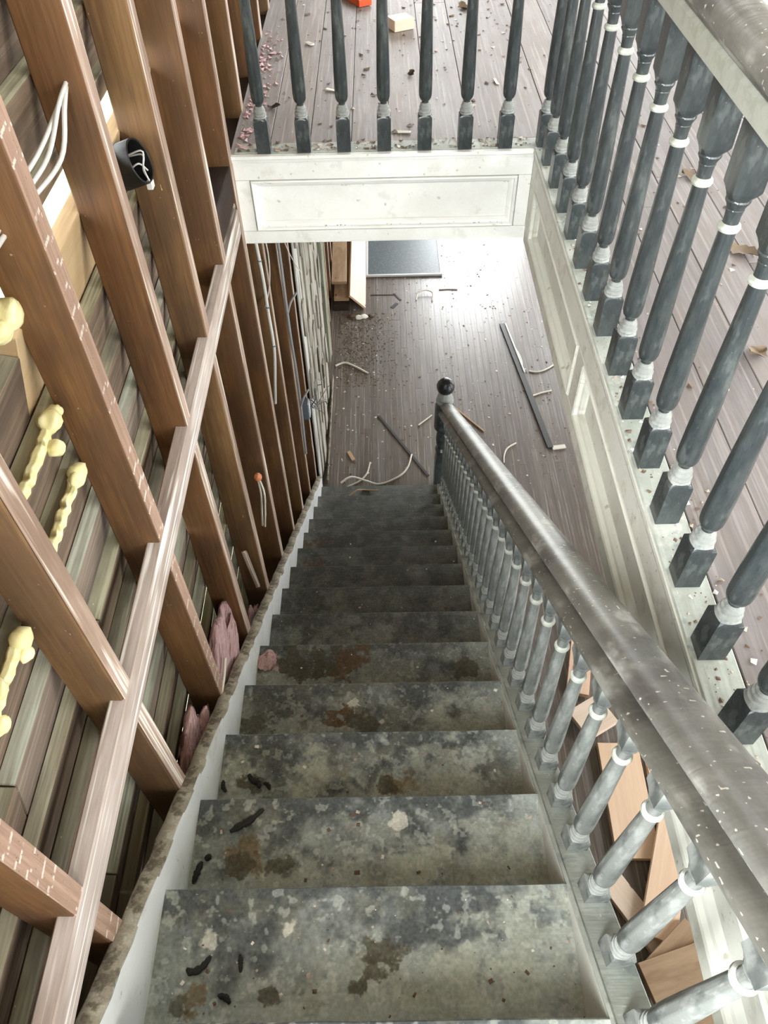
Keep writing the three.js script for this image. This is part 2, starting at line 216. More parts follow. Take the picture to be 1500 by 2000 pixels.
// ---------------------------------------------------------------- setting: left wall of open studs and lapped siding
{
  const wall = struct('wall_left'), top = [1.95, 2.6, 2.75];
  for (let j = -23; j < 20; j++) {
    const yt = 0.686 + 0.146 * j, cuts = [ZB - 0.1, rr(-6, -5), rr(-3.4, -2.6), rr(-0.5, 0.2), ZR];
    if (j === 2 || j === 3) { cuts[2] = -2.6; cuts[3] = -0.62; }
    if (j === -4) { cuts[2] = -1.25; cuts[3] = -0.86; }
    for (let i = 0; i < 4; i++) {
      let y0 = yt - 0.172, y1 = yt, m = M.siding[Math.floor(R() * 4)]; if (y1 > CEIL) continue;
      if (i === 3 && y1 > UF + 0.35 && y0 < UF + 2.5) {                   // gap for the added side window behind the camera
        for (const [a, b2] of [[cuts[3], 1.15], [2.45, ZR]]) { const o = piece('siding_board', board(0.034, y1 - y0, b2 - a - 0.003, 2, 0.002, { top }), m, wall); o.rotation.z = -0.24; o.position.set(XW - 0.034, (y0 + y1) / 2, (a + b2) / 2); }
        continue;
      }
      if (i === 2 && j === 2) { y0 = 0.78; y1 = 1.015; m = M.sidingPine; }
      if (i === 2 && j === 3) { y0 = 1.062; }
      if (i === 2 && j === -4) y0 += 0.046;
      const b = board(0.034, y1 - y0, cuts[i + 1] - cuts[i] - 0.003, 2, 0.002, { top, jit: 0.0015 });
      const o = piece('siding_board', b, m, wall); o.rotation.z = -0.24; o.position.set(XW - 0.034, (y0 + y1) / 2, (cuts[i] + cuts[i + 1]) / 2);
    }
  }
  for (let k = -8; k < 22; k++) {                                // each stud runs through both storeys
    const z1 = 0.092 - 0.3945 * k + rr(-0.006, 0.006), d = 0.048, yb = LF - 0.05;
    const yc = z1 > 1.1 && z1 < 2.45 ? UF + 0.3 : CEIL, o = piece('stud', boardAt(XW + 0.006, XS, yb, yc, z1, z1 + d, 1, 0.003, { jit: 0.002 }), M.stud[(k + 8) % 3], wall);
    part('lath_face', boardAt(XS - 0.001, XS + 0.0025, yb, yc, z1 + 0.002, z1 + d - 0.002, 1, 0.001), (k === 0 || k === 2) ? M.lath : M.studEdge, o);
  }
  const rb = piece('ribbon_board', boardAt(-0.076, XS + 0.004, 0.305, 0.402, -2.2, 2.6, 2, 0.003, { jit: 0.002 }), mat(wood(17, [142, 126, 116], [198, 188, 182], { grain: 14, streak: [228, 226, 222], streakAmt: 0.8, dirt: [126, 108, 96], dirtAmt: 0.5 }), { rough: 0.85 }), wall);
  piece('sole_plate', boardAt(XW, XS, LF - 0.06, LF, ZB, ZR, 2), M.darkWood, wall);
  for (let k = 6; k < 20; k++) { const z1 = 0.092 - 0.3945 * k + 0.05; piece('blocking', boardAt(XW + 0.01, XS - 0.006, 0.42, 0.55, z1 + 0.002, z1 + 0.34, 2, 0.004, { jit: 0.004 }), M.darkWood, wall); }
}

// ---------------------------------------------------------------- setting: floors
{
  const f = struct('floor_upper'); let x = -0.05, i = 0;
  while (x < XR - 0.01) {
    const w = Math.min(0.138 + 0.006 * (i % 3), XR - x), z1 = x + w < XF + 0.02 ? ZP - 0.012 : ZR, cuts = [ZB]; let z = ZB;
    while (z < z1) { z = Math.min(z + rr(2.2, 4.2), z1); if (z1 - z < 0.5) z = z1; cuts.push(z); }
    for (let k = 0; k + 1 < cuts.length; k++) piece('floor_board', boardAt(x + 0.0009, x + w - 0.0009, UF - 0.025, UF - 0.0005 + rr(-0.0015, 0), cuts[k] + 0.001, cuts[k + 1] - 0.001, 2, 0.0015), M.up[Math.floor(R() * 4)], f);
    x += w; i++; if (x > 0.9 && x < XF + 0.075 && i < 20) { x = XF + 0.078; i = 20; }
  }
  // painted nosing strips that carry the two landings' balusters, and the board that fills beside them
  piece('floor_board', boardAt(XF - 0.004, XF + 0.076, UF - 0.03, UF + 0.001, ZP - 0.01, ZR, 2, 0.003), M.sill, f);
  piece('floor_board', boardAt(XS + 0.01, XF + 0.076, UF - 0.025, UF, ZP - 0.085, ZP - 0.011, 0, 0.003), M.sill, f);
  piece('floor_board', boardAt(0.93, XF + 0.076, UF - 0.025, UF - 0.001, ZB, ZP - 0.087, 2, 0.002), M.up[1], f);
  piece('floor_board', boardAt(XS, XF - 0.005, UF - 0.028, UF, 0.8, ZR, 0, 0.01), M.up[0], f);
  const g = struct('floor_lower'); x = XW - 0.02; i = 0;
  while (x < XR - 0.01) {
    const w = Math.min(0.0575, XR - x), cuts = [ZB]; let z = ZB; while (z < ZR) { z = Math.min(z + rr(2.5, 5), ZR); if (ZR - z < 0.6) z = ZR; cuts.push(z); }
    for (let k = 0; k + 1 < cuts.length; k++) piece('floor_board', boardAt(x + 0.0002, x + w - 0.0002, LF - 0.02, LF + rr(-0.0004, 0), cuts[k] + 0.0003, cuts[k + 1] - 0.0003, 2, 0.0004), M.low[Math.floor(R() * 4)], g);
    x += w; i++;
  }
  part('subfloor', boardAt(XW - 0.02, XR, LF - 0.2, LF - 0.022, ZB, ZR, 0), M.darkWood, g);
}

// ---------------------------------------------------------------- staircase
{
  const st = thing('staircase', 'straight wooden staircase of worn dark grey treads going down beside the open stud wall', 'staircase');
  const spots = { // tread: [x, z, radius, kind]
    0: [], 1: [[0.082, 0.207, 0.03, 1], [0.05, 0.214, 0.026, 2], [0.464, 0.125, 0.036, 2], [0.45, 0.16, 0.026, 2], [0.411, 0.188, 0.022, 2], [0.231, 0.199, 0.02, 2], [0.264, 0.085, 0.018, 3], [0.1, 0.1, 0.02, 3], [0.74, 0.12, 0.13, 4], [0.6, 0.2, 0.1, 4]],
    2: [[0.127, -0.12, 0.05, 1], [0.105, -0.1, 0.035, 2], [0.198, -0.1, 0.03, 2], [0.36, -0.208, 0.03, 4], [0.5, -0.2, 0.02, 3], [0.75, -0.12, 0.12, 4], [0.55, -0.08, 0.08, 4]],
    3: [[0.492, -0.369, 0.045, 1], [0.46, -0.36, 0.035, 2], [0.079, -0.372, 0.03, 2], [0.0, -0.38, 0.02, 4], [0.268, -0.434, 0.06, 4], [0.627, -0.397, 0.12, 4], [0.25, -0.39, 0.08, 4]],
    4: [[0.292, -0.67, 0.045, 5], [0.33, -0.68, 0.03, 5], [0.36, -0.705, 0.02, 3], [0.375, -0.69, 0.016, 3], [0.454, -0.645, 0.014, 3], [0.03, -0.64, 0.05, 2], [0.4, -0.64, 0.05, 2], [0.74, -0.66, 0.12, 4]],
    5: [[0.03, -0.975, 0.035, 6], [0.12, -0.97, 0.07, 2], [0.25, -0.965, 0.075, 2], [0.33, -0.985, 0.07, 5], [0.24, -0.955, 0.05, 2], [0.18, -0.945, 0.06, 2], [0.78, -0.94, 0.05, 2]],
    8: [[0.12, -1.63, 0.04, 7], [0.16, -1.62, 0.03, 7], [0.2, -1.6, 0.05, 2]], 9: [[0.06, -1.9, 0.12, 5]], 10: [[0.08, -2.17, 0.14, 5]], 11: [[0.16, -2.44, 0.045, 7]],
  };
  const kindC = { 1: [98, 80, 54], 2: [66, 62, 48], 3: [206, 202, 190], 4: [168, 171, 156], 5: [82, 58, 32], 6: [186, 156, 156], 7: [24, 23, 22] };
  function treadTex(n) {
    const y = -(n - 1) * RISE, z0 = -(n - 1) * RUN, sp = spots[n] ?? [], big = n < 8, grimeAndShade = 0.52 * sm(2, 8.5, n);   // tracked brown dirt plus shade of the lower flight, painted into the colour
    return tex(big ? 768 : 320, big ? 288 : 128, (u, v) => {          // u across, v from the nosing (0) to the riser behind (1)
      const x = -0.03 + u * 0.92, z = z0 - 0.01 + v * 0.31, U = u * 0.5 + n * 0.137, V = v * 0.17 + n * 0.211;
      const big1 = fbm(U, V, 12, 12, 5, 201), mid = fbm(U, V, 34, 34, 4, 207), fine = fbm(U, V, 320, 320, 2, 211);
      const pat = fbm(U, V, 22, 22, 5, 223), scuff = fbm(U, V, 64, 64, 4, 229);
      let c = mix([95, 99, 98], [130, 134, 131], clamp(0.5 + 1.1 * (mid - 0.5) + 0.9 * (big1 - 0.5)));
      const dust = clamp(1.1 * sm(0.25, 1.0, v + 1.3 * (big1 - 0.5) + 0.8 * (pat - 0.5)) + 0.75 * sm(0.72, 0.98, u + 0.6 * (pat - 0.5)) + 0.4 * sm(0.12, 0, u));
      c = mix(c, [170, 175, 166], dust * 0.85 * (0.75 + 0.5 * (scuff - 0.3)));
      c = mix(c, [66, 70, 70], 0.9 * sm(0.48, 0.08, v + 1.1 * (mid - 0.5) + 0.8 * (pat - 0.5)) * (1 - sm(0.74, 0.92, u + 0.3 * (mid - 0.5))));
      c = mix(c, [64, 62, 54], grimeAndShade);
      c = mix(c, [76, 80, 80], 0.35 * (1 - grimeAndShade) * sm(0.54, 0.62, pat) * sm(0.45, 0.6, mid));
      c = mix(c, [126, 122, 104], 0.28 * sm(0.5, 0.66, fbm(U, V, 34, 34, 4, 231)));
      c = mix(c, [188, 191, 182], 0.45 * Math.max(0, 1 - 2 * grimeAndShade) * sm(0.58, 0.72, fbm(U, V, 100, 100, 3, 237)));
      for (const [sx, sz, r, k] of sp) { const d = Math.hypot(x - sx, (z - sz) * 1.1) / r + 2.6 * (fbm(U, V, 60, 60, 5, 241 + k * 7) - 0.5); c = mix(c, kindC[k], (k === 4 ? 0.5 * sm(1.1, 0.4, d) : 0.8 * sm(1.05, 0.72, d) * (0.65 + 0.5 * mid))); }
      const f1 = fbm(U, V, 420, 420, 1, 251); if (f1 > 0.985) c = mix(c, [210, 208, 198], 0.8); if (fbm(U, V, 260, 260, 1, 257) < 0.012) c = mix(c, [26, 26, 24], 0.8);
      const q = (fine - 0.5) * 36, k = grimeAndShade < 0.5 ? 1.1 - 0.34 * grimeAndShade : 0.93; return [c[0] * k + q, c[1] * k * 1.01 + q, c[2] * k * 1.01 + q];
    });
  }
  const tb = bump.clone(); tb.repeat.set(2.4, 0.8); tb.needsUpdate = true;
  const darker = Math.min;
  for (let n = -1; n <= 14; n++) {
    const y = -(n - 1) * RISE, z = -(n - 1) * RUN, d = RUN + 0.03, prof = [[0, -0.004], [0.002, -0.001], [0.006, 0], [d, 0], [d, -0.03], [0.006, -0.03], [0, -0.026], [-0.002, -0.015]];
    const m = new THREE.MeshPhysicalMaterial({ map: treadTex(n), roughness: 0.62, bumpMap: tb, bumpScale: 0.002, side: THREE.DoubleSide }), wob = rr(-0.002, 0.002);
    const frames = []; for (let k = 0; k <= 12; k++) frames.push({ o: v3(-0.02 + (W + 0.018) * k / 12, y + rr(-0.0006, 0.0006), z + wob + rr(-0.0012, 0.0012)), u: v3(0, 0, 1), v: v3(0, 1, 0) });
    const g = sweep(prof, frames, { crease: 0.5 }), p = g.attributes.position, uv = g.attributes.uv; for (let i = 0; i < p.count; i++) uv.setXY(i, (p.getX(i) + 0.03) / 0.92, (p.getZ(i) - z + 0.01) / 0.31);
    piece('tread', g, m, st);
    piece('riser', boardAt(-0.02, W - 0.002, y - RISE, y - 0.03, z + 0.02, z + 0.04, 0, 0.001), M.dusty, st);
  }
  const ln = (z, c) => [z, S * z + c], zt = 0.86, zb = -3.44;
  piece('stringer', prismX([ln(zt, -0.012), ln(zt, -0.32), ln(zb, -0.32), [zb, S * zb - 0.012]], W - 0.004, W + 0.052), M.fascia, st);
  const cap = [[W - 0.002, -0.012], [W - 0.002, -0.003], [W + 0.004, 0.002], [W + 0.008, -0.001], [W + 0.012, 0.001], [0.942, 0.001], [0.945, -0.004], [0.945, -0.02], [W, -0.02]];
  piece('stringer_cap', sweep(cap, [0.86, -0.6, -2, zb].map((z) => ({ o: v3(0, S * z, z), u: v3(1, 0, 0), v: v3(0, 1, 0) })), { crease: 0.4 }), M.sill, st);
  const sk = []; for (let i = 0; i <= 20; i++) { const z = zt + (zb - 0.05 - zt) * i / 20; sk.push([z, S * z + 0.085 + rr(-0.002, 0.002)]); }
  for (let i = 20; i >= 0; i--) { const z = zt + (zb - 0.05 - zt) * i / 20; sk.push([z, Math.max(S * z - 0.24, LF)]); }
  piece('skirt_board', prismX(sk, -0.036, -0.013), mat(tWhite, { rough: 0.5, tint: 0xf2f2f6, bs: 0.0008 }), st, 'white painted skirt board along the stud wall');
  const pe = []; for (let i = 0; i <= 90; i++) { const z = zt + (zb - 0.05 - zt) * i / 90; pe.push({ o: v3(-0.032 + rr(-0.002, 0.002), S * z + 0.088 + rr(-0.003, 0.003), z), u: v3(1, 0, 0), v: v3(0, 1, 0), s: rr(0.82, 1.02) }); }
  piece('plaster_edge', sweep([[-0.017, -0.012], [0.021, -0.012], [0.021, 0.002], [0.01, 0.009], [-0.008, 0.01], [-0.017, 0.003]], pe, { crease: 0.8 }), mat(tPlaster, { rough: 0.95, bs: 0.004 }), st, 'ragged plaster edge left along the skirt board');
}

// ---------------------------------------------------------------- balusters
const RB = [[0, 0.024, 1], [0.106, 0.024, 1], [0.109, 0.0238, 0.95], [0.115, 0.022, 0.4], [0.119, 0.0205, 0]];
const RINGS = [[0.116, 0.0218, 0.35], [0.119, 0.0212, 0.1], [0.121, 0.0196, 0], [0.123, 0.0222, 0], [0.127, 0.0226, 0], [0.13, 0.0216, 0], [0.1315, 0.0172, 0], [0.134, 0.0172, 0], [0.136, 0.0192, 0], [0.139, 0.0198, 0], [0.142, 0.019, 0], [0.1435, 0.0152, 0], [0.146, 0.0152, 0], [0.148, 0.0164, 0], [0.15, 0.0155, 0], [0.152, 0.0116, 0]];
const SHAFT = [[0.15, 0.0112, 0], [0.157, 0.0112, 0], [0.16, 0.015, 0], [0.166, 0.0192, 0], [0.175, 0.0218, 0], [0.19, 0.0226, 0], [0.24, 0.0224, 0], [0.34, 0.0202, 0], [0.45, 0.0172, 0], [0.553, 0.0145, 0]];
const NECK = [[0.566, 0.013, 0], [0.58, 0.0135, 0], [0.588, 0.0145, 0], [0.59, 0.0152, 0], [0.592, 0.0146, 0], [0.597, 0.0162, 0], [0.603, 0.0198, 0], [0.606, 0.0206, 0], [0.609, 0.0196, 0], [0.613, 0.0214, 0.1], [0.618, 0.0228, 0.5], [0.625, 0.0238, 0.95], [0.628, 0.024, 1], [0.74, 0.024, 1]];
const COLLAR = [[0.552, 0.0145, 0], [0.554, 0.0178, 0], [0.5585, 0.0193, 0], [0.563, 0.0182, 0], [0.567, 0.0135, 0]];
const map = (rings, f) => rings.map(([y, r, s]) => [f(y), r, s]);
// the raking stair balusters: shorter foot and taller shaft
const fS = (y) => y < 0.119 ? y * 0.58 : y < 0.16 ? 0.069 + (y - 0.119) : y < 0.552 ? 0.11 + (y - 0.16) * (0.505 - 0.11) / (0.552 - 0.16) : 0.505 + (y - 0.552) * 1.16;
function balusterGeos(f, slope) {
  const body = turned([...map(RB, f), ...map(SHAFT, f), ...map(NECK, f)], slope);
  return { body, ring: turned(map(RINGS, f)), collar: turned(map(COLLAR, f)) };
}
const GU = balusterGeos((y) => y, 0), GS = balusterGeos(fS, S);
function baluster(parent, G, x, y, z, m, mr, mc) {
  const o = piece('baluster', G.body, m, parent); o.position.set(x, y, z); o.rotation.y = (G === GU && R() < 0.5) ? Math.PI : 0;
  part('base_ring', G.ring, mr, o); part('collar', G.collar, mc, o); return o;
}
const railTop = [[-0.028, 0.034], [-0.0285, 0.042], [-0.032, 0.046], [-0.042, 0.052], [-0.0455, 0.06], [-0.0455, 0.07], [-0.041, 0.082], [-0.031, 0.091], [-0.016, 0.0965], [0, 0.098]];
const RAIL = [...railTop, ...railTop.slice(0, -1).reverse().map(([x, y]) => [-x, y])];
const LIP = [[-0.036, 0], [-0.036, 0.03], [-0.03, 0.036], [0.03, 0.036], [0.036, 0.03], [0.036, 0]];
const half = [[-0.048, -0.018], [-0.055, -0.013], [-0.059, -0.002], [-0.058, 0.01], [-0.052, 0.021], [-0.042, 0.029], [-0.033, 0.036]];
const LIPS = [...half, ...half.slice().reverse().map(([x, y]) => [-x, y])];     // the stair rail's wide rounded lower lip
function railing(parent, a, b, lipM, steps = 14, lip = LIP) {
  const d = b.clone().sub(a), fr = []; const u = v3(d.z, 0, -d.x).normalize(); if (u.x < 0) u.negate(); if (Math.abs(u.x) < 0.1 && u.z > 0) u.negate();
  for (let i = 0; i <= steps; i++) fr.push({ o: a.clone().lerp(b, i / steps), u, v: v3(0, 1, 0) });
  const h = piece('handrail', sweep(RAIL, fr, { crease: 0.7 }), M.rail, parent); part('fillet', sweep(lip, fr, { crease: 0.6 }), lipM, h); return h;
}
{
  const sb = thing('stair_balustrade', 'sloping stair balustrade with worn dark handrail and dusty grey balusters ending at a ball-topped newel', 'balustrade');
  for (let j = -3; j < 28; j++) { const z = 0.155 - RUN / 2 * j; baluster(sb, GS, 0.911, S * z + 0.001, z, M.dusty, M.pale, M.cream); }
  railing(sb, v3(0.912, S * 0.95 + 0.715, 0.95), v3(0.912, S * -3.505 + 0.7, -3.505), M.railLip, 24, LIPS);
  const y0 = LF, nw = piece('newel_post', turned([[0, 0.05, 1], [0.3, 0.05, 1], [0.42, 0.046, 0.4], [0.43, 0.05, 0], [0.45, 0.052, 0], [0.47, 0.036, 0], [0.5, 0.045, 0], [0.56, 0.05, 0], [0.64, 0.043, 0], [0.655, 0.05, 0.2], [0.67, 0.064, 0], [0.68, 0.068, 0], [0.885, 0.068, 0], [0.905, 0.06, 0], [0.92, 0.04, 0]].map(([y, r, s]) => [y * 0.965, r, s]), 0, 32), M.dark, sb);
  nw.position.set(0.9, y0, -3.57);
  part('cap_ring', turned([[0.885, 0.03, 0], [0.888, 0.058, 0], [0.905, 0.063, 0], [0.918, 0.052, 0], [0.932, 0.056, 0], [0.95, 0.05, 0], [0.975, 0.03, 0]], 0, 32), M.pale, nw);
  part('ball', new THREE.SphereGeometry(0.062, 32, 20).translate(0, 1.03, 0), mat(tDark, { tint: 0x9a9a9c, rough: 0.25 }), nw, 'glossy black ball finial');
}
{
  const fb = thing('front_balustrade', 'level balustrade of dark turned balusters standing above the white panelled apron across the opening', 'balustrade');
  for (let k = 0; k < 7; k++) baluster(fb, GU, 0.075 + 0.142 * k, UF, ZP - 0.024, M.dark, M.pale, M.dark);
  railing(fb, v3(XS + 0.02, UF + 0.735, ZP - 0.024), v3(1.015, UF + 0.735, ZP - 0.024), M.cream, 6);
  const rb = thing('side_balustrade', 'level balustrade of dark turned balusters along the right edge of the upper floor', 'balustrade');
  for (let i = -5; i < 14; i++) baluster(rb, GU, 1.065, UF, i === 13 ? ZP - 0.024 : -0.25 - 0.158 * i, M.dark, M.pale, M.cream);
  railing(rb, v3(1.065, UF + 0.735, 1.0), v3(1.065, UF + 0.735, -2.33), M.cream, 14);
}

// ---------------------------------------------------------------- panelled aprons
function apronZ() {                                   // faces +z, under the front balustrade
  const t = thing('panelled_apron', 'white painted panelled apron board under the front balustrade, spanning the stairwell', 'panel'), z0 = ZP - 0.03, z1 = ZP, x0 = XS - 0.004, x1 = XF, yb = 0.225, yt = 0.567;
  const P = (n, a, b, c, d, zz = z1, g = 0) => piece(n, boardAt(a, b, c, d, z0, zz, g, 0.0015), M.white, t);
  P('top_rail', x0, x1, 0.475, 0.54); P('bottom_rail', x0, x1, yb, 0.275); P('stile', x0, 0.008, 0.2765, 0.4735, z1, 1); P('stile', 0.988, x1, 0.2765, 0.4735, z1, 1);
  piece('panel', boardAt(0.004, 0.99, 0.27, 0.48, z0 - 0.012, z1 - 0.024, 0, 0.001), M.white, t);
  piece('bed_mould', sweep([[0, 0], [0.012, 0.002], [0.014, 0.012], [0.02, 0.016], [0.02, 0.027], [0, 0.027]], [{ o: v3(x0, 0.54, z1 - 0.006), u: v3(0, 0, 1), v: v3(0, 1, 0) }, { o: v3(x1, 0.54, z1 - 0.006), u: v3(0, 0, 1), v: v3(0, 1, 0) }], { crease: 0.4 }), M.white, t);
  mould(t, [[0.008, 0.2755], [0.988, 0.2755], [0.988, 0.4745], [0.008, 0.4745]], (a, b, d) => v3(a, b, z1 + d), M.white);
  return t;
}
// a picture-frame moulding inside a rectangle; at(a, b, depth) places it
function mould(parent, c, at, m) {
  const prof = [[0.003, -0.024], [0.003, 0.002], [0.007, 0.006], [0.013, 0.003], [0.015, -0.007], [0.023, -0.01], [0.031, -0.018], [0.032, -0.026]];
  const cx = (c[0][0] + c[2][0]) / 2, cy = (c[0][1] + c[2][1]) / 2, pos = [], uv = [], idx = [];
  for (let i = 0; i <= 4; i++) { const [a, b] = c[i % 4], sx = Math.sign(cx - a), sy = Math.sign(cy - b); for (let k = 0; k < prof.length; k++) { const p = at(a + sx * prof[k][0], b + sy * prof[k][0], prof[k][1]); pos.push(p.x, p.y, p.z); uv.push(i * 0.3, prof[k][0]); } }
  const n = prof.length; for (let i = 0; i < 4; i++) for (let k = 0; k + 1 < n; k++) { const a = i * n + k, b = a + n; idx.push(a, b, a + 1, a + 1, b, b + 1); }
  return piece('moulding', geoOf(pos, uv, idx, 0.25), m, parent);
}
apronZ();
{
  const t = thing('panelled_apron', 'long grey-white panelled apron board below the right-hand balustrade', 'panel'), m = M.fascia, x0 = XF, x1 = XF + 0.028, zs = [[ZP + 0.1, -1.28], [-1.2, -0.268], [-0.19, 0.75]], yb = 0.215;
  const P = (n, y0, y1, za, zb_, g = 2) => piece(n, boardAt(x0, x1, y0, y1, za, zb_, g, 0.0015), m, t);
  P('top_rail', 0.462, 0.54, ZP, 0.86); P('bottom_rail', yb, 0.272, ZP, 0.86);
  P('stile', 0.2735, 0.4605, ZP, zs[0][0], 1); P('stile', 0.2735, 0.4605, zs[0][1], zs[1][0], 1); P('stile', 0.2735, 0.4605, zs[1][1], zs[2][0], 1); P('stile', 0.2735, 0.4605, zs[2][1], 0.86, 1);
  for (const [a, b] of zs) { piece('panel', boardAt(x0 + 0.024, x1 + 0.014, 0.268, 0.466, a - 0.004, b + 0.004, 2, 0.001), m, t); mould(t, [[a, 0.2725], [b, 0.2725], [b, 0.4615], [a, 0.4615]], (p, q, d) => v3(x0 - d, q, p), m); }
  piece('bed_mould', sweep([[0, 0], [-0.01, 0.002], [-0.012, 0.012], [-0.016, 0.016], [-0.016, 0.027], [0, 0.027]], [{ o: v3(x0 + 0.008, 0.54, ZP + 0.015), u: v3(1, 0, 0), v: v3(0, 1, 0) }, { o: v3(x0 + 0.008, 0.54, 0.86), u: v3(1, 0, 0), v: v3(0, 1, 0) }], { crease: 0.4 }), m, t);
}
//OBJECTS
// ---------------------------------------------------------------- on the left wall
{
  const b = thing('electrical_box', 'round black electrical box with loose white wires between two upper studs', 'electrical box', [-0.122, 0.95, -1.36]);
  const g = toCreasedNormals(new THREE.LatheGeometry([[0.001, 0], [0.05, 0], [0.052, 0.003], [0.052, 0.06], [0.049, 0.062], [0.047, 0.06], [0.046, 0.006], [0.001, 0.006]].map((p) => new THREE.Vector2(...p)), 36), 0.6);
  const s = piece('box_shell', g, M.black, b); s.rotation.set(0.25, 0, -Math.PI / 2 + 0.35); s.position.set(-0.015, 0, 0);
  for (const [i, p] of [[[0.01, 0.02, -0.02], [0.05, 0.03, 0], [0.045, 0, 0.01], [0.052, -0.03, 0.004]], [[0.01, 0.03, 0], [0.055, 0.045, 0.012], [0.05, 0.01, 0.02], [0.055, -0.03, 0.014]], [[0.01, 0, 0.02], [0.04, 0.02, 0.02], [0.052, -0.005, 0.0]]].entries()) piece('wire', tube(p, 0.0022, 20, 6), M.wireWhite, b, i ? '' : 'white wire');
  piece('connector', boardAt(0.045, 0.06, -0.045, -0.026, -0.002, 0.02, 1), M.wireWhite, b);
}
{
  const c = thing('cable', 'white cable pulled in three strands through a hole high in a stud', 'cable');
  for (const p of [[[-0.08, 1.255, -1.05], [-0.078, 1.245, -0.98], [-0.085, 1.2, -0.88], [-0.1, 1.19, -0.72], [-0.105, 1.19, -0.6]], [[-0.082, 1.25, -1.05], [-0.07, 1.24, -0.98], [-0.07, 1.19, -0.9], [-0.095, 1.18, -0.72], [-0.1, 1.18, -0.6]], [[-0.085, 1.245, -1.05], [-0.085, 1.235, -0.98], [-0.095, 1.21, -0.86], [-0.11, 1.2, -0.7], [-0.115, 1.2, -0.6]]]) piece('strand', tube(p, 0.0045, 24, 6), M.wireWhite, c);
}
// spray foam squeezed along the joints of the siding
for (const [label, y, z0, z1, blobs] of [
  ['thick bead of yellow spray foam with two lumps, second from the top', 0.832, -0.622, -0.31, [[0, 0.005, 0.022, 0.025], [0.02, -0.012, 0.075, 0.016], [0.006, 0.01, 0.0, 0.014]]],
  ['bead of yellow spray foam just below the two-lumped bead', 0.688, -0.622, -0.31, [[0, 0.004, 0.016, 0.02], [0.004, 0.004, 0.036, 0.016]]],
  ['ragged bead of yellow spray foam low at the left edge of the photo', 0.69, -0.245, 0.03, [[0.004, 0.006, 0.025, 0.02], [0.014, -0.008, 0.045, 0.013], [0, 0.01, 0.12, 0.017], [0.01, -0.012, 0.17, 0.015]]],
  ['rounded end of a yellow spray foam bead, highest at the left edge', 1.06, -0.622, -0.45, [[0.004, 0.004, 0.012, 0.028], [0.004, 0, 0.05, 0.02]]],
]) {
  const g = thing('spray_foam', label, 'foam', [XW + 0.012, y, z0]), fr = [], n = 26;
  for (let i = 0; i <= n; i++) { const z = (z1 - z0) * i / n; fr.push({ o: v3(rr(-0.002, 0.002), rr(-0.002, 0.002), z), u: v3(1, 0, 0), v: v3(0, 1, 0), s: i === 0 || i === n ? 0.3 : rr(0.78, 1.0) }); }
  piece('bead', sweep(Array.from({ length: 10 }, (_, i) => [0.0125 * Math.cos(i * 0.628), 0.0125 * Math.sin(i * 0.628)]), fr, { crease: 2 }), M.foam, g);
  blobs.forEach(([x, yy, z, r], i) => { const o = piece('lump', lump(r, r * 0.9, r * 1.1, 0.35, 300 + i * 7 + Math.round(y * 100), 3), M.foam, g); o.position.set(x, yy, z); });
}
function fluff(label, pos, r, seed, rot = 0) { const o = single('insulation_scrap', lump(...r, 0.62, seed, 6, false, 5), M.insul, label, 'insulation', null, pos); o.rotation.z = rot; return o; }
fluff('large tuft of dirty pink fibre insulation stuffed between studs beside the skirt board', [-0.09, -0.6, -0.875], [0.04, 0.22, 0.165], 401);
fluff('small greyish pink tuft of insulation low beside the second stud', [-0.09, -0.98, -1.25], [0.04, 0.12, 0.12], 402);
fluff('grey-pink insulation mat lying behind the skirt board near the bottom of the photo', [-0.095, -0.4, -0.47], [0.035, 0.13, 0.14], 403);
fluff('flat pink scrap of insulation on the left end of a stained tread', [0.022, -0.755, -0.985], [0.034, 0.012, 0.04], 404);
{
  const n = thing('wire_pair', 'pair of white wires capped with an orange wire nut beside a lower stud', 'wire', [-0.055, -0.53, -1.72]);
  piece('strand', tube([[0, 0, 0], [0.004, -0.08, 0.01], [-0.01, -0.2, 0.0], [-0.02, -0.3, 0.01]], 0.0045, 16, 6), M.wire, n); piece('strand', tube([[0.008, 0, 0.006], [0.018, -0.08, 0.01], [0.006, -0.2, 0.012], [-0.008, -0.3, 0.016]], 0.0045, 16, 6), M.wire, n);
  const k = piece('wire_nut', lump(0.015, 0.02, 0.015, 0.25, 411, 3), M.nut, n, 'orange wire nut'); k.position.set(0.003, 0.006, 0);
}
{
  const s = single('wood_sliver', board(0.02, 0.3, 0.008, 1, 0.002, { jit: 0.002 }), M.studEdge, 'pale wood sliver standing between studs just above the pink tuft', 'wood', null, [-0.075, -0.72, -1.385]); s.rotation.set(0.12, 0.3, 0.03);
  const s2 = single('wood_sliver', board(0.012, 0.2, 0.006, 1, 0.002, { jit: 0.002 }), M.studEdge, 'thin pale sliver leaning on the skirt at the foot of a far stud', 'wood', null, [-0.05, -1.33, -1.86]); s2.rotation.set(-0.1, 0.3, 0.1);
  const c = single('cable_offcut', tube([[0, 0, 0], [0.03, 0.03, -0.1], [0.045, 0.06, -0.2], [0.05, 0.1, -0.26]], 0.0045, 20, 6), M.wire, 'curved pale cable end bending over the skirt board beside the stair', 'cable', null, [-0.085, -0.43, -0.5]);
}
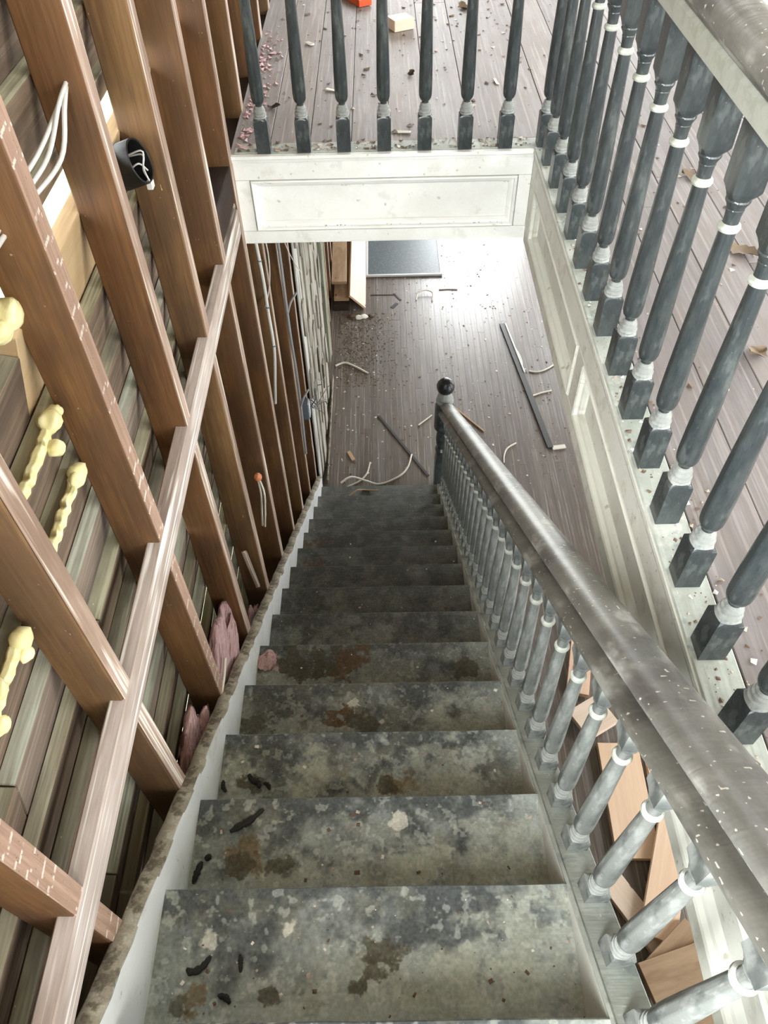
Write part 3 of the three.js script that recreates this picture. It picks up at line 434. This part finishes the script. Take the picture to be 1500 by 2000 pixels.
for (const [label, pts, r, m, ties] of [
  ['white cable with blue ties hanging down the stud wall under the apron', [[-0.034, 0.21, -2.41], [-0.03, -0.05, -2.44], [-0.034, -0.22, -2.46], [-0.03, -0.42, -2.44], [-0.05, -0.62, -2.42], [-0.06, -0.72, -2.4]], 0.007, M.wireWhite, [0.05, -0.2, -0.4]],
  ['thin white cable looping beside the cable with blue ties', [[-0.034, 0.21, -2.55], [-0.02, -0.02, -2.6], [-0.04, -0.2, -2.62], [-0.07, -0.3, -2.6]], 0.003, M.wireWhite, []],
  ['pale flat cable with two split ends running down a far stud', [[-0.034, 0.2, -2.98], [-0.03, -0.25, -3.0], [-0.034, -0.75, -3.02], [-0.03, -1.1, -3.04], [-0.036, -1.7, -3.02]], 0.008, M.wireGrey, []],
  ['fine wire drooping in front of the whitewashed boards', [[-0.03, 0.2, -2.8], [0.0, -0.3, -3.1], [0.01, -0.65, -3.45], [-0.02, -0.75, -3.62]], 0.0025, M.wire, []],
]) { const c = thing('cable', label, 'cable'); piece('sheath', tube(pts, r, 40, 7), m, c); for (const y of ties) { const t = piece('tie', new THREE.TorusGeometry(r * 1.1, 0.003, 6, 14).rotateX(Math.PI / 2), M.boxBlue, c, 'blue tie'); const k = pts.findIndex((p) => p[1] < y), a = pts[k - 1], b = pts[k], q = (y - a[1]) / (b[1] - a[1]); t.position.set(a[0] + (b[0] - a[0]) * q, y, a[2] + (b[2] - a[2]) * q); } if (r === 0.008) for (const [y, s] of [[-0.62, 1], [-1.3, 1]]) piece('split_end', tube([[-0.03, y, -3.01], [-0.01, y + 0.05 * s, -3.04], [0.02, y + 0.07 * s, -3.1]], 0.006, 10, 6), M.wireGrey, c); }
{
  const b = thing('electrical_box', 'small blue-grey electrical box low on the stud wall with tangled wires', 'electrical box', [-0.04, -1.55, -3.28]);
  piece('box_shell', board(0.05, 0.13, 0.07, 1, 0.004), M.boxBlue, b); piece('cover', board(0.006, 0.11, 0.05, 1, 0.002).translate(0.027, 0, 0), M.metal, b);
  for (let i = 0; i < 7; i++) { const p = [[0.02, 0.04 - i * 0.012, -0.03]]; let q = [0.03, 0.03 - i * 0.01, -0.06]; for (let k = 0; k < 5; k++) { p.push([...q]); q = [q[0] + rr(-0.01, 0.05), q[1] + rr(-0.1, 0.05), q[2] - rr(0.02, 0.09)]; } piece('wire', tube(p, i % 3 ? 0.0022 : 0.004, 28, 5), i % 2 ? M.wireGrey : M.darkMetal, b); }
}
{ // whitewashed boards on the lower wall beyond the foot of the stair
  const w = thing('whitewashed_boarding', 'peeling whitewashed vertical boards fixed to the lower wall beyond the stair foot', 'boarding');
  let z = -3.575, i = 0; while (z > -4.8) { const d = [0.14, 0.1, 0.17, 0.12, 0.09, 0.15][i % 6], x1 = XS + 0.012 + 0.012 * ((i * 7) % 3); piece('board', boardAt(XS + 0.003, x1, LF, 0.2, z - d + 0.003, z, 1, 0.004, { jit: 0.004 }), M.oldPaint[i % 3], w); for (let k = 0; k < 3; k++) { const y = -0.55 - 0.62 * k - 0.21 * (i % 3) + rr(-0.06, 0.06); if (y > LF + 0.2) piece('wedge', boardAt(x1, x1 + 0.014, y, y + 0.24, z - d * 0.8, z - d * 0.3, 1, 0.004, { jit: 0.006 }), M.oldPaint[2], w); } z -= d; i++; }
  const c = thing('door_casing', 'tall cream and grey-green casing board standing on the lower wall past the boarding', 'trim'); piece('casing', boardAt(XS + 0.003, 0.0, LF + 0.12, 0.2, -5.09, -4.99, 1, 0.003), mat(tPaintOld, { tint: 0xb4b8a4, rough: 0.8 }), c); piece('edge_strip', boardAt(XS + 0.003, 0.006, LF + 0.12, 0.2, -5.125, -5.092, 1, 0.003), mat(tCream, { tint: 0xfff6e0 }), c);
  const bs = thing('base_strip', 'pale dusty strip of baseboard along the lower wall at floor level', 'trim'); piece('strip', boardAt(0.006, 0.02, LF + 0.001, LF + 0.06, -4.9, -3.62, 2, 0.004, { jit: 0.003 }), M.plaster, bs);
}
{
  const p = thing('plaster_remnant', 'lumps of old plaster clinging between the stud wall and the apron end', 'plaster');
  for (const [x, y, z, r] of [[-0.058, 0.36, -2.24, 0.016], [-0.058, 0.4, -2.235, 0.02], [-0.058, 0.44, -2.24, 0.018], [-0.056, 0.31, -2.235, 0.018], [-0.06, 0.5, -2.24, 0.02]]) { const o = piece('lump', lump(r * 0.6, r * 1.6, r, 0.5, 500 + Math.round(y * 90), 2), M.plaster, p); o.position.set(x, y, z); }
}

// ---------------------------------------------------------------- upper floor
{
  const b = single('wood_block', board(0.1, 0.045, 0.085, 0, 0.002), M.pine[0], 'short pale pine block lying alone on the dusty upper floor', 'wood block', null, [0.588, UF + 0.0225, -3.5]); b.rotation.y = 0.45;
  const t = thing('hand_tool', 'orange hand tool lying at the top edge of the photo', 'tool', [0.365, UF, -3.92], 0.5);
  piece('body', mergeGeometries([board(0.014, 0.03, 0.24, 2).translate(-0.028, 0.016, 0), board(0.014, 0.03, 0.24, 2).translate(0.028, 0.016, 0), board(0.07, 0.03, 0.02, 0).translate(0, 0.016, 0.12)]), M.orange, t); piece('core', board(0.04, 0.024, 0.22, 2).translate(0, 0.013, -0.005), M.black, t, 'black middle of the tool');
  const k = single('plank_offcut', board(0.22, 0.03, 0.07, 0, 0.003), M.pineOld, 'brown plank offcut lying on the bright floor at the top right corner', 'wood', null, [2.33, UF + 0.016, -3.62]); k.rotation.y = 0.1;
  const s = single('paper_scrap', board(0.12, 0.004, 0.08, 0, 0.001, { jit: 0.006 }), M.flake, 'white scrap beside the brown plank at the top right corner', 'scrap', null, [2.24, UF + 0.004, -3.72]);
}
function leafGeo(l, w, seed) { const pos = [], uv = [], idx = [], n = 8, q = rng(seed), ph = q() * 6; for (let i = 0; i <= n; i++) { const t = i / n, ww = w * Math.sin(Math.PI * Math.pow(t, 0.8)) * (0.8 + 0.4 * (i % 2)) * 0.5 + 0.001; for (const s of [-1, 0, 1]) for (const lay of [0]) { pos.push(s * ww, 0.004 + 0.012 * Math.abs(s) * (0.6 + 0.4 * Math.sin(ph + t * 7)) + 0.006 * Math.sin(t * 4 + ph), (t - 0.5) * l); uv.push(s, t); } } for (let i = 0; i < n; i++) for (const k of [0, 1]) { const a = i * 3 + k, b = a + 3; idx.push(a, b, a + 1, a + 1, b, b + 1); } return geoOf(pos, uv, idx); }
for (const [label, x, z, l, w, m, turn] of [
  ['large curled tan leaf between the nearest right balusters', 1.545, -1.56, 0.11, 0.06, 1, 0.7], ['pale brown leaf lying on the right floor at the photo edge', 1.43, -1.09, 0.06, 0.05, 1, 2.1], ['crumpled brown leaf further back on the right floor', 1.53, -2.02, 0.09, 0.06, 0, 1.2],
  ['dark red-brown leaf behind the second front baluster', 0.078, -2.65, 0.05, 0.03, 2, 1.5], ['brown leaf on the floor near the top of the photo', 0.9, -3.75, 0.08, 0.05, 0, 0.3], ['small tan leaf between the middle front balusters', 0.62, -2.95, 0.04, 0.025, 2, 2.5]])
  { const o = single('leaf', leafGeo(l, w, Math.round(x * 999)), M.leafM[m], label, 'leaf', null, [x, UF + 0.001, z]); o.rotation.y = turn; }
for (const [label, x, z, a, b, turn] of [['pale splinter of wood behind the sixth front baluster', 0.957, -2.85, 0.012, 0.05, 0.2], ['white paint chip between the second and third front balusters', 0.3, -2.8, 0.018, 0.05, 1.1], ['long flat white chip between the fourth and fifth front balusters', 0.575, -2.405, 0.016, 0.05, 1.5], ['white chip standing near the top of the photo between balusters', 0.18, -3.32, 0.02, 0.04, 0.7]])
  { const o = single('paint_chip', board(a, 0.004, b, 2, 0.001, { jit: 0.003 }), M.flake, label, 'chip', null, [x, UF + 0.003, z]); o.rotation.y = turn; }

// ---------------------------------------------------------------- lower floor
{
  const t = thing('framed_panel', 'dark speckled panel in a thin pale metal frame lying on the lower floor', 'panel', [0.7, LF + 0.012, -6.93]);
  piece('panel', board(0.77, 0.016, 0.78, 0, 0.002), M.matTop, t);
  piece('frame', mergeGeometries([board(0.8, 0.022, 0.022, 0).translate(0, 0.004, 0.392), board(0.8, 0.022, 0.022, 0).translate(0, 0.004, -0.392), board(0.024, 0.022, 0.76, 2).translate(-0.388, 0.004, 0), board(0.024, 0.022, 0.76, 2).translate(0.388, 0.004, 0)]), M.metal, t, 'pale metal frame');
  const P = (label, g, m, x, y, z, rx, ry, rz) => { const o = single('plank', g, m, label, 'plank', null, [x, y, z]); o.rotation.set(rx, ry, rz); return o; };
  P('old yellowish plank lying on top of the small stack by the lower wall', board(0.15, 0.03, 1.2, 2, 0.002), M.pineOld, 0.03, LF + 0.17, -6.78, 0, 0.02, 0);
  P('pinkish plank tilted on edge against the stack beside the framed panel', board(0.21, 0.022, 1.3, 2, 0.002), M.pine[1], 0.222, LF + 0.085, -6.62, 0, 0, -0.78);
  P('lower plank of the small stack by the wall, its end showing', board(0.15, 0.035, 1.2, 2, 0.002), M.pineOld, 0.06, LF + 0.085, -6.62, 0, 0.01, 0);
  P('dark bottom board of the small stack by the lower wall', board(0.16, 0.065, 1.2, 2, 0.003), M.darkWood, 0.06, LF + 0.034, -6.55, 0, 0, 0);
  const r = thing('rubble', 'white and brown plaster crumbs in a row at the stack of planks', 'rubble', [0.27, LF, -5.84]);
  for (const [x, z, q] of [[-0.1, 0, 0.03], [-0.04, 0.01, 0.035], [0.02, 0, 0.032], [0.08, -0.01, 0.025]]) { const o = piece('lump', lump(q * 1.3, q * 0.6, q, 0.6, 530 + Math.round(x * 100), 2, true), q > 0.03 ? M.flake : M.chip, r); o.position.set(x, 0.004, z); }
  P('pale pine board furthest back in the pile of offcuts under the rail', board(0.14, 0.038, 0.7, 2), M.pine[1], 1.75, LF + 0.02, -2.1, 0, -0.25, 0);
  P('square pale pine offcut second from the back under the rail', board(0.222, 0.04, 0.208, 0), M.pine[0], 1.721, LF + 0.06, -1.586, 0, 0.5, 0.03);
  P('long pale pine board in the middle of the pile under the rail', board(0.24, 0.04, 0.66, 2), M.pine[2], 1.835, LF + 0.02, -1.1, 0, -0.03, 0);
  P('pinkish board beside the long pale board, mostly hidden by the rail', board(0.2, 0.04, 0.6, 2), M.pine[1], 2.085, LF + 0.02, -1.15, 0, -0.05, 0);
  P('pale pine board lying diagonally on top of the pile', board(0.18, 0.04, 0.62, 2), M.pine[2], 1.94, LF + 0.062, -0.66, 0, -0.4, 0);
  P('narrow pale board crossing under the diagonal board', board(0.13, 0.038, 0.46, 2), M.pine[0], 1.755, LF + 0.02, -0.5, 0, 0.55, 0);
  P('small brownish board end tucked above the knotty plank', board(0.3, 0.038, 0.1, 0), M.pineOld, 1.88, LF + 0.1, -0.33, 0, 0.66, 0);
  P('brown knotty plank nearest the bottom right of the photo', board(0.46, 0.04, 0.19, 0), M.pineOld, 1.92, LF + 0.141, -0.225, 0, 0.27, 0);
  P('brown plank partly hidden behind the nearest stair baluster', board(0.5, 0.04, 0.2, 0), M.pineOld, 1.95, LF + 0.02, 0.05, 0, 0.3, 0);
  const bar = (name, label, cat, a, b, w, h, m, y = 0) => { const L = Math.hypot(b[0] - a[0], b[1] - a[1]), o = single(name, board(w, h, L, 2, 0.001), m, label, cat, null, [(a[0] + b[0]) / 2, LF + h / 2 + y, (a[1] + b[1]) / 2]); o.rotation.y = Math.atan2(b[0] - a[0], b[1] - a[1]); return o; };
  bar('floor_strip', 'long dark strip lying on the lower floor to the right of the newel', 'strip', [1.625, -5.672], [1.835, -3.973], 0.05, 0.016, M.darkMetal);
  bar('floor_strip', 'thin bluish metal strip along the dark strip, its far half', 'strip', [1.655, -5.66], [1.745, -4.93], 0.014, 0.024, M.metal);
  bar('floor_strip', 'short pale strip at the near end of the long dark strip', 'strip', [1.85, -3.975], [1.96, -3.99], 0.04, 0.012, M.flake);
  bar('floor_strip', 'dark thin strip slanting across the floor left of the newel', 'strip', [0.424, -4.405], [0.815, -3.69], 0.022, 0.008, M.darkMetal);
  bar('stick', 'straight tan stick on the floor right of the ball-topped newel', 'stick', [1.071, -4.504], [1.308, -4.189], 0.014, 0.01, M.twig);
  bar('wood_chip', 'short tan wood chip on the lower floor beyond the last steps', 'chip', [0.17, -3.98], [0.215, -3.88], 0.03, 0.01, M.twig);
  const h = thing('floor_crack', 'dark broken gap in the floor boards near the framed panel', 'hole', [0.56, LF, -6.12]);
  for (const [x, z, l, w, t] of [[-0.08, -0.09, 0.26, 0.012, 1.55], [0.06, -0.05, 0.14, 0.02, 0.5], [0.03, 0.1, 0.1, 0.035, -0.6]]) { const o = piece('split', board(w, 0.004, l, 2, 0.001).translate(0, 0.002, 0), M.black, h); o.position.set(x, 0, z); o.rotation.y = t; }
  const cab = (label, pts, r = 0.007, m = M.wire, y = LF) => single('cable_offcut', tube(pts.map(([x, z, l], i) => [x, y + r + (l ?? 0), z]), r, 24, 6), m, label, 'cable', null);
  cab('pale curved cable offcut lying along the thin bluish strip', [[1.69, -5.35], [1.73, -5.2], [1.74, -5.05], [1.722, -4.95]]);
  cab('white cable offcut curving right of the thin bluish strip', [[1.79, -4.96], [1.86, -4.945], [1.95, -4.98], [2.05, -5.06]]);
  cab('short straight white cable offcut near the middle of the dark strip', [[1.777, -4.623], [1.86, -4.66], [1.953, -4.686]]);
  cab('curved white cable offcut standing between the dark strip and the newel', [[1.433, -3.815], [1.445, -3.9], [1.48, -3.98], [1.56, -4.04]]);
  cab('yellowish bowed cable offcut near the framed panel', [[0.81, -6.1], [0.83, -6.19, 0.02], [0.904, -6.225, 0.03], [0.975, -6.2, 0.02], [0.97, -6.08]], 0.007, M.wire);
  cab('white bent cable offcut on the brown patch of floor by the wall', [[0.03, -5.09], [0.11, -5.13], [0.2, -5.08], [0.33, -4.97]], 0.009);
  cab('curved cable offcut just beyond the last step, nearer the wall', [[0.17, -3.585], [0.26, -3.64], [0.32, -3.72], [0.349, -3.85]]);
  cab('long pale cable offcut wriggling beyond the last step', [[0.13, -3.5, 0.14], [0.2, -3.56, 0.14], [0.32, -3.6, 0.05], [0.419, -3.606], [0.583, -3.69], [0.65, -3.78], [0.69, -3.93]], 0.008);
  cab('thin straight cable offcut just left of the newel', [[0.76, -4.28], [0.83, -4.35], [0.88, -4.4]], 0.006);
  cab('thin tan cable offcut lying straight below the framed panel corner', [[1.05, -6.28], [1.14, -6.285], [1.24, -6.275]], 0.006);
  cab('dusty twist of cable on the last tread', [[0.2, -3.32], [0.26, -3.36, 0.02], [0.3, -3.38, 0.0], [0.42, -3.36, 0.01]], 0.006, M.twig, LF + 0.19);
  cab('thin cable offcut on the left end of a dark lower tread', [[0.02, -2.78], [0.1, -2.72], [0.18, -2.7]], 0.006, M.wireGrey, -2.09);
}
// dark curled clumps on the treads
function clump(pts, r) { const c = new THREE.CatmullRomCurve3(pts), n = 16, fr = []; for (let i = 0; i <= n; i++) { const t = i / n, o = c.getPoint(t), d = c.getTangent(t), u = v3(d.z, 0, -d.x).normalize(); fr.push({ o, u, v: d.clone().cross(u), s: (0.25 + 0.9 * Math.pow(Math.sin(Math.PI * (0.04 + 0.92 * t)), 0.6)) * rr(0.75, 1.15) }); } return sweep(Array.from({ length: 9 }, (_, i) => [r * rr(0.85, 1.1) * Math.cos(i * 0.698), 0.75 * r * Math.sin(i * 0.698)]), fr, { crease: 1.2 }); }
{
  const top = (n) => -(n - 1) * RISE;
  for (const [label, n, pts, r] of [
    ['dark curled clump near the left end of the lowest nearest tread', 1, [[0.058, 0.15], [0.07, 0.157], [0.09, 0.148], [0.105, 0.128]], 0.009], ['small dark dropping right of the curled clump on the nearest tread', 1, [[0.165, 0.125], [0.168, 0.14], [0.17, 0.158]], 0.006],
    ['faint dark dropping beside the brown stain on the nearest tread', 1, [[0.128, 0.197], [0.145, 0.202], [0.155, 0.212]], 0.007], ['forked black clump above the brown stain on the second tread', 2, [[0.075, -0.18], [0.1, -0.195], [0.12, -0.205], [0.155, -0.235]], 0.011],
    ['black clump at the left edge of the second tread', 2, [[0.0, -0.06], [0.006, -0.085], [0.014, -0.11]], 0.01], ['small black dropping near the left edge of the second tread', 2, [[0.02, -0.115], [0.035, -0.125]], 0.009],
    ['dark clump among the green stain on the third tread', 3, [[0.07, -0.4], [0.082, -0.385], [0.1, -0.375], [0.105, -0.36]], 0.011], ['curved dark dropping right of the green stain on the third tread', 3, [[0.115, -0.375], [0.128, -0.37], [0.135, -0.355]], 0.007], ['dark curl at the far left end of the third tread', 3, [[-0.002, -0.385], [0.0, -0.365], [0.01, -0.352]], 0.007],
    ['large black crust on a tread halfway down', 8, [[0.06, -1.64], [0.1, -1.65], [0.14, -1.635], [0.18, -1.61]], 0.012], ['black crust on a dark tread near the foot of the stair', 11, [[0.12, -2.45], [0.16, -2.44], [0.2, -2.46]], 0.012]])
    { const o = single('dirt_clump', clump(pts.map(([x, z]) => v3(x, top(n) + r * 0.55, z)), r * 0.8), M.clump, label, 'dirt', null); }
}

// ---------------------------------------------------------------- litter nobody could count
function litter(name, label, n, place, mats, size, seed, brown = 0.5, pal = [[0.16, 0.11, 0.08], [0.5, 0.42, 0.34], [0.8, 0.78, 0.72]]) {
  const q = rng(seed), geo = new THREE.TetrahedronGeometry(1, 0), im = shadow(new THREE.InstancedMesh(geo, mats, n)), d = new THREE.Object3D(), col = new THREE.Color();
  for (let i = 0; i < n; i++) { const [x, y, z] = place(q), s = size * (0.4 + 1.6 * Math.pow(q(), 3)); d.position.set(x, y + s * 0.12, z); d.rotation.set(0, q() * 6.3, 0); d.scale.set(s, s * 0.3, s * (0.4 + q())); d.updateMatrix(); im.setMatrixAt(i, d.matrix); const t = q(); col.setRGB(...(t < brown ? pal[0] : t < 0.6 + brown * 0.4 ? pal[1] : pal[2])); im.setColorAt(i, col); }
  im.name = numbered(name); im.userData = { label, category: 'debris', kind: 'stuff' }; scene.add(im); return im;
}
const white = flat(0xffffff, 0.9);
litter('floor_litter', 'scattered leaf crumbs and chips over the back of the upper floor', 900, (q) => { const far = Math.pow(q(), 0.8); return [0.0 + 1.1 * q() + (q() < 0.4 ? 2.5 * q() * far : 0), UF + 0.0, ZP - 0.1 - 3.2 * far]; }, white, 0.009, 601, 0.75);
litter('floor_litter', 'scattered crumbs and chips on the right side of the upper floor', 500, (q) => [1.13 + 1.4 * q(), UF, -2.6 + 3 * q()], white, 0.007, 602, 0.7);
litter('floor_litter', 'scattered wood crumbs and dirt on the lower floor', 1500, (q) => [0 + 2.3 * Math.pow(q(), 1.1), LF, -3.55 - 3.6 * q()], white, 0.009, 603, 0.7);
litter('floor_litter', 'dense dirt and crumbs on the brown patch of lower floor by the wall', 1800, (q) => [0.02 + 0.55 * q() * q() + 0.2 * q(), LF, -5.9 + 1.1 * q()], white, 0.0085, 604, 0.9, [[0.13, 0.1, 0.07], [0.3, 0.25, 0.19], [0.6, 0.56, 0.5]]);
litter('paint_flakes', 'white paint flakes and grit along the front floor edge above the apron', 420, (q) => [XS + 0.02 + 1.06 * q(), UF + 0.001, ZP - 0.02 - 0.07 * Math.pow(q(), 1.5)], white, 0.0065, 605);
litter('paint_flakes', 'white paint flakes and grit around the feet of the right balusters', 700, (q) => [XF + 0.005 + 0.1 * q(), UF + 0.001, ZP + 2.9 * q()], flat(0xffffff, 0.9), 0.005, 606);
litter('apron_grit', 'dark grit lying along the bottom moulding of the white apron', 260, (q) => [0.03 + 0.93 * q(), 0.281 + 0.012 * q(), ZP - 0.003 - 0.012 * q()], white, 0.0035, 609, 0.85);
litter('stair_grit', 'pale grit and crumbs scattered over the treads', 500, (q) => { const n = Math.floor(1 + 13 * Math.pow(q(), 1.4)); return [0.01 + 0.84 * q(), -(n - 1) * RISE + 0.0005, -(n - 1) * RUN + 0.02 + 0.24 * q()]; }, white, 0.0045, 607);
litter('insulation_crumbs', 'pink insulation shreds along the left edge of the upper floor', 260, (q) => [XS + 0.02 + 0.13 * q() * q(), UF, ZP - 0.05 - 1.2 * q()], white, 0.01, 608, 0.4, [[0.5, 0.3, 0.32], [0.6, 0.42, 0.43], [0.4, 0.3, 0.27]]);
renderer.render(scene, camera);
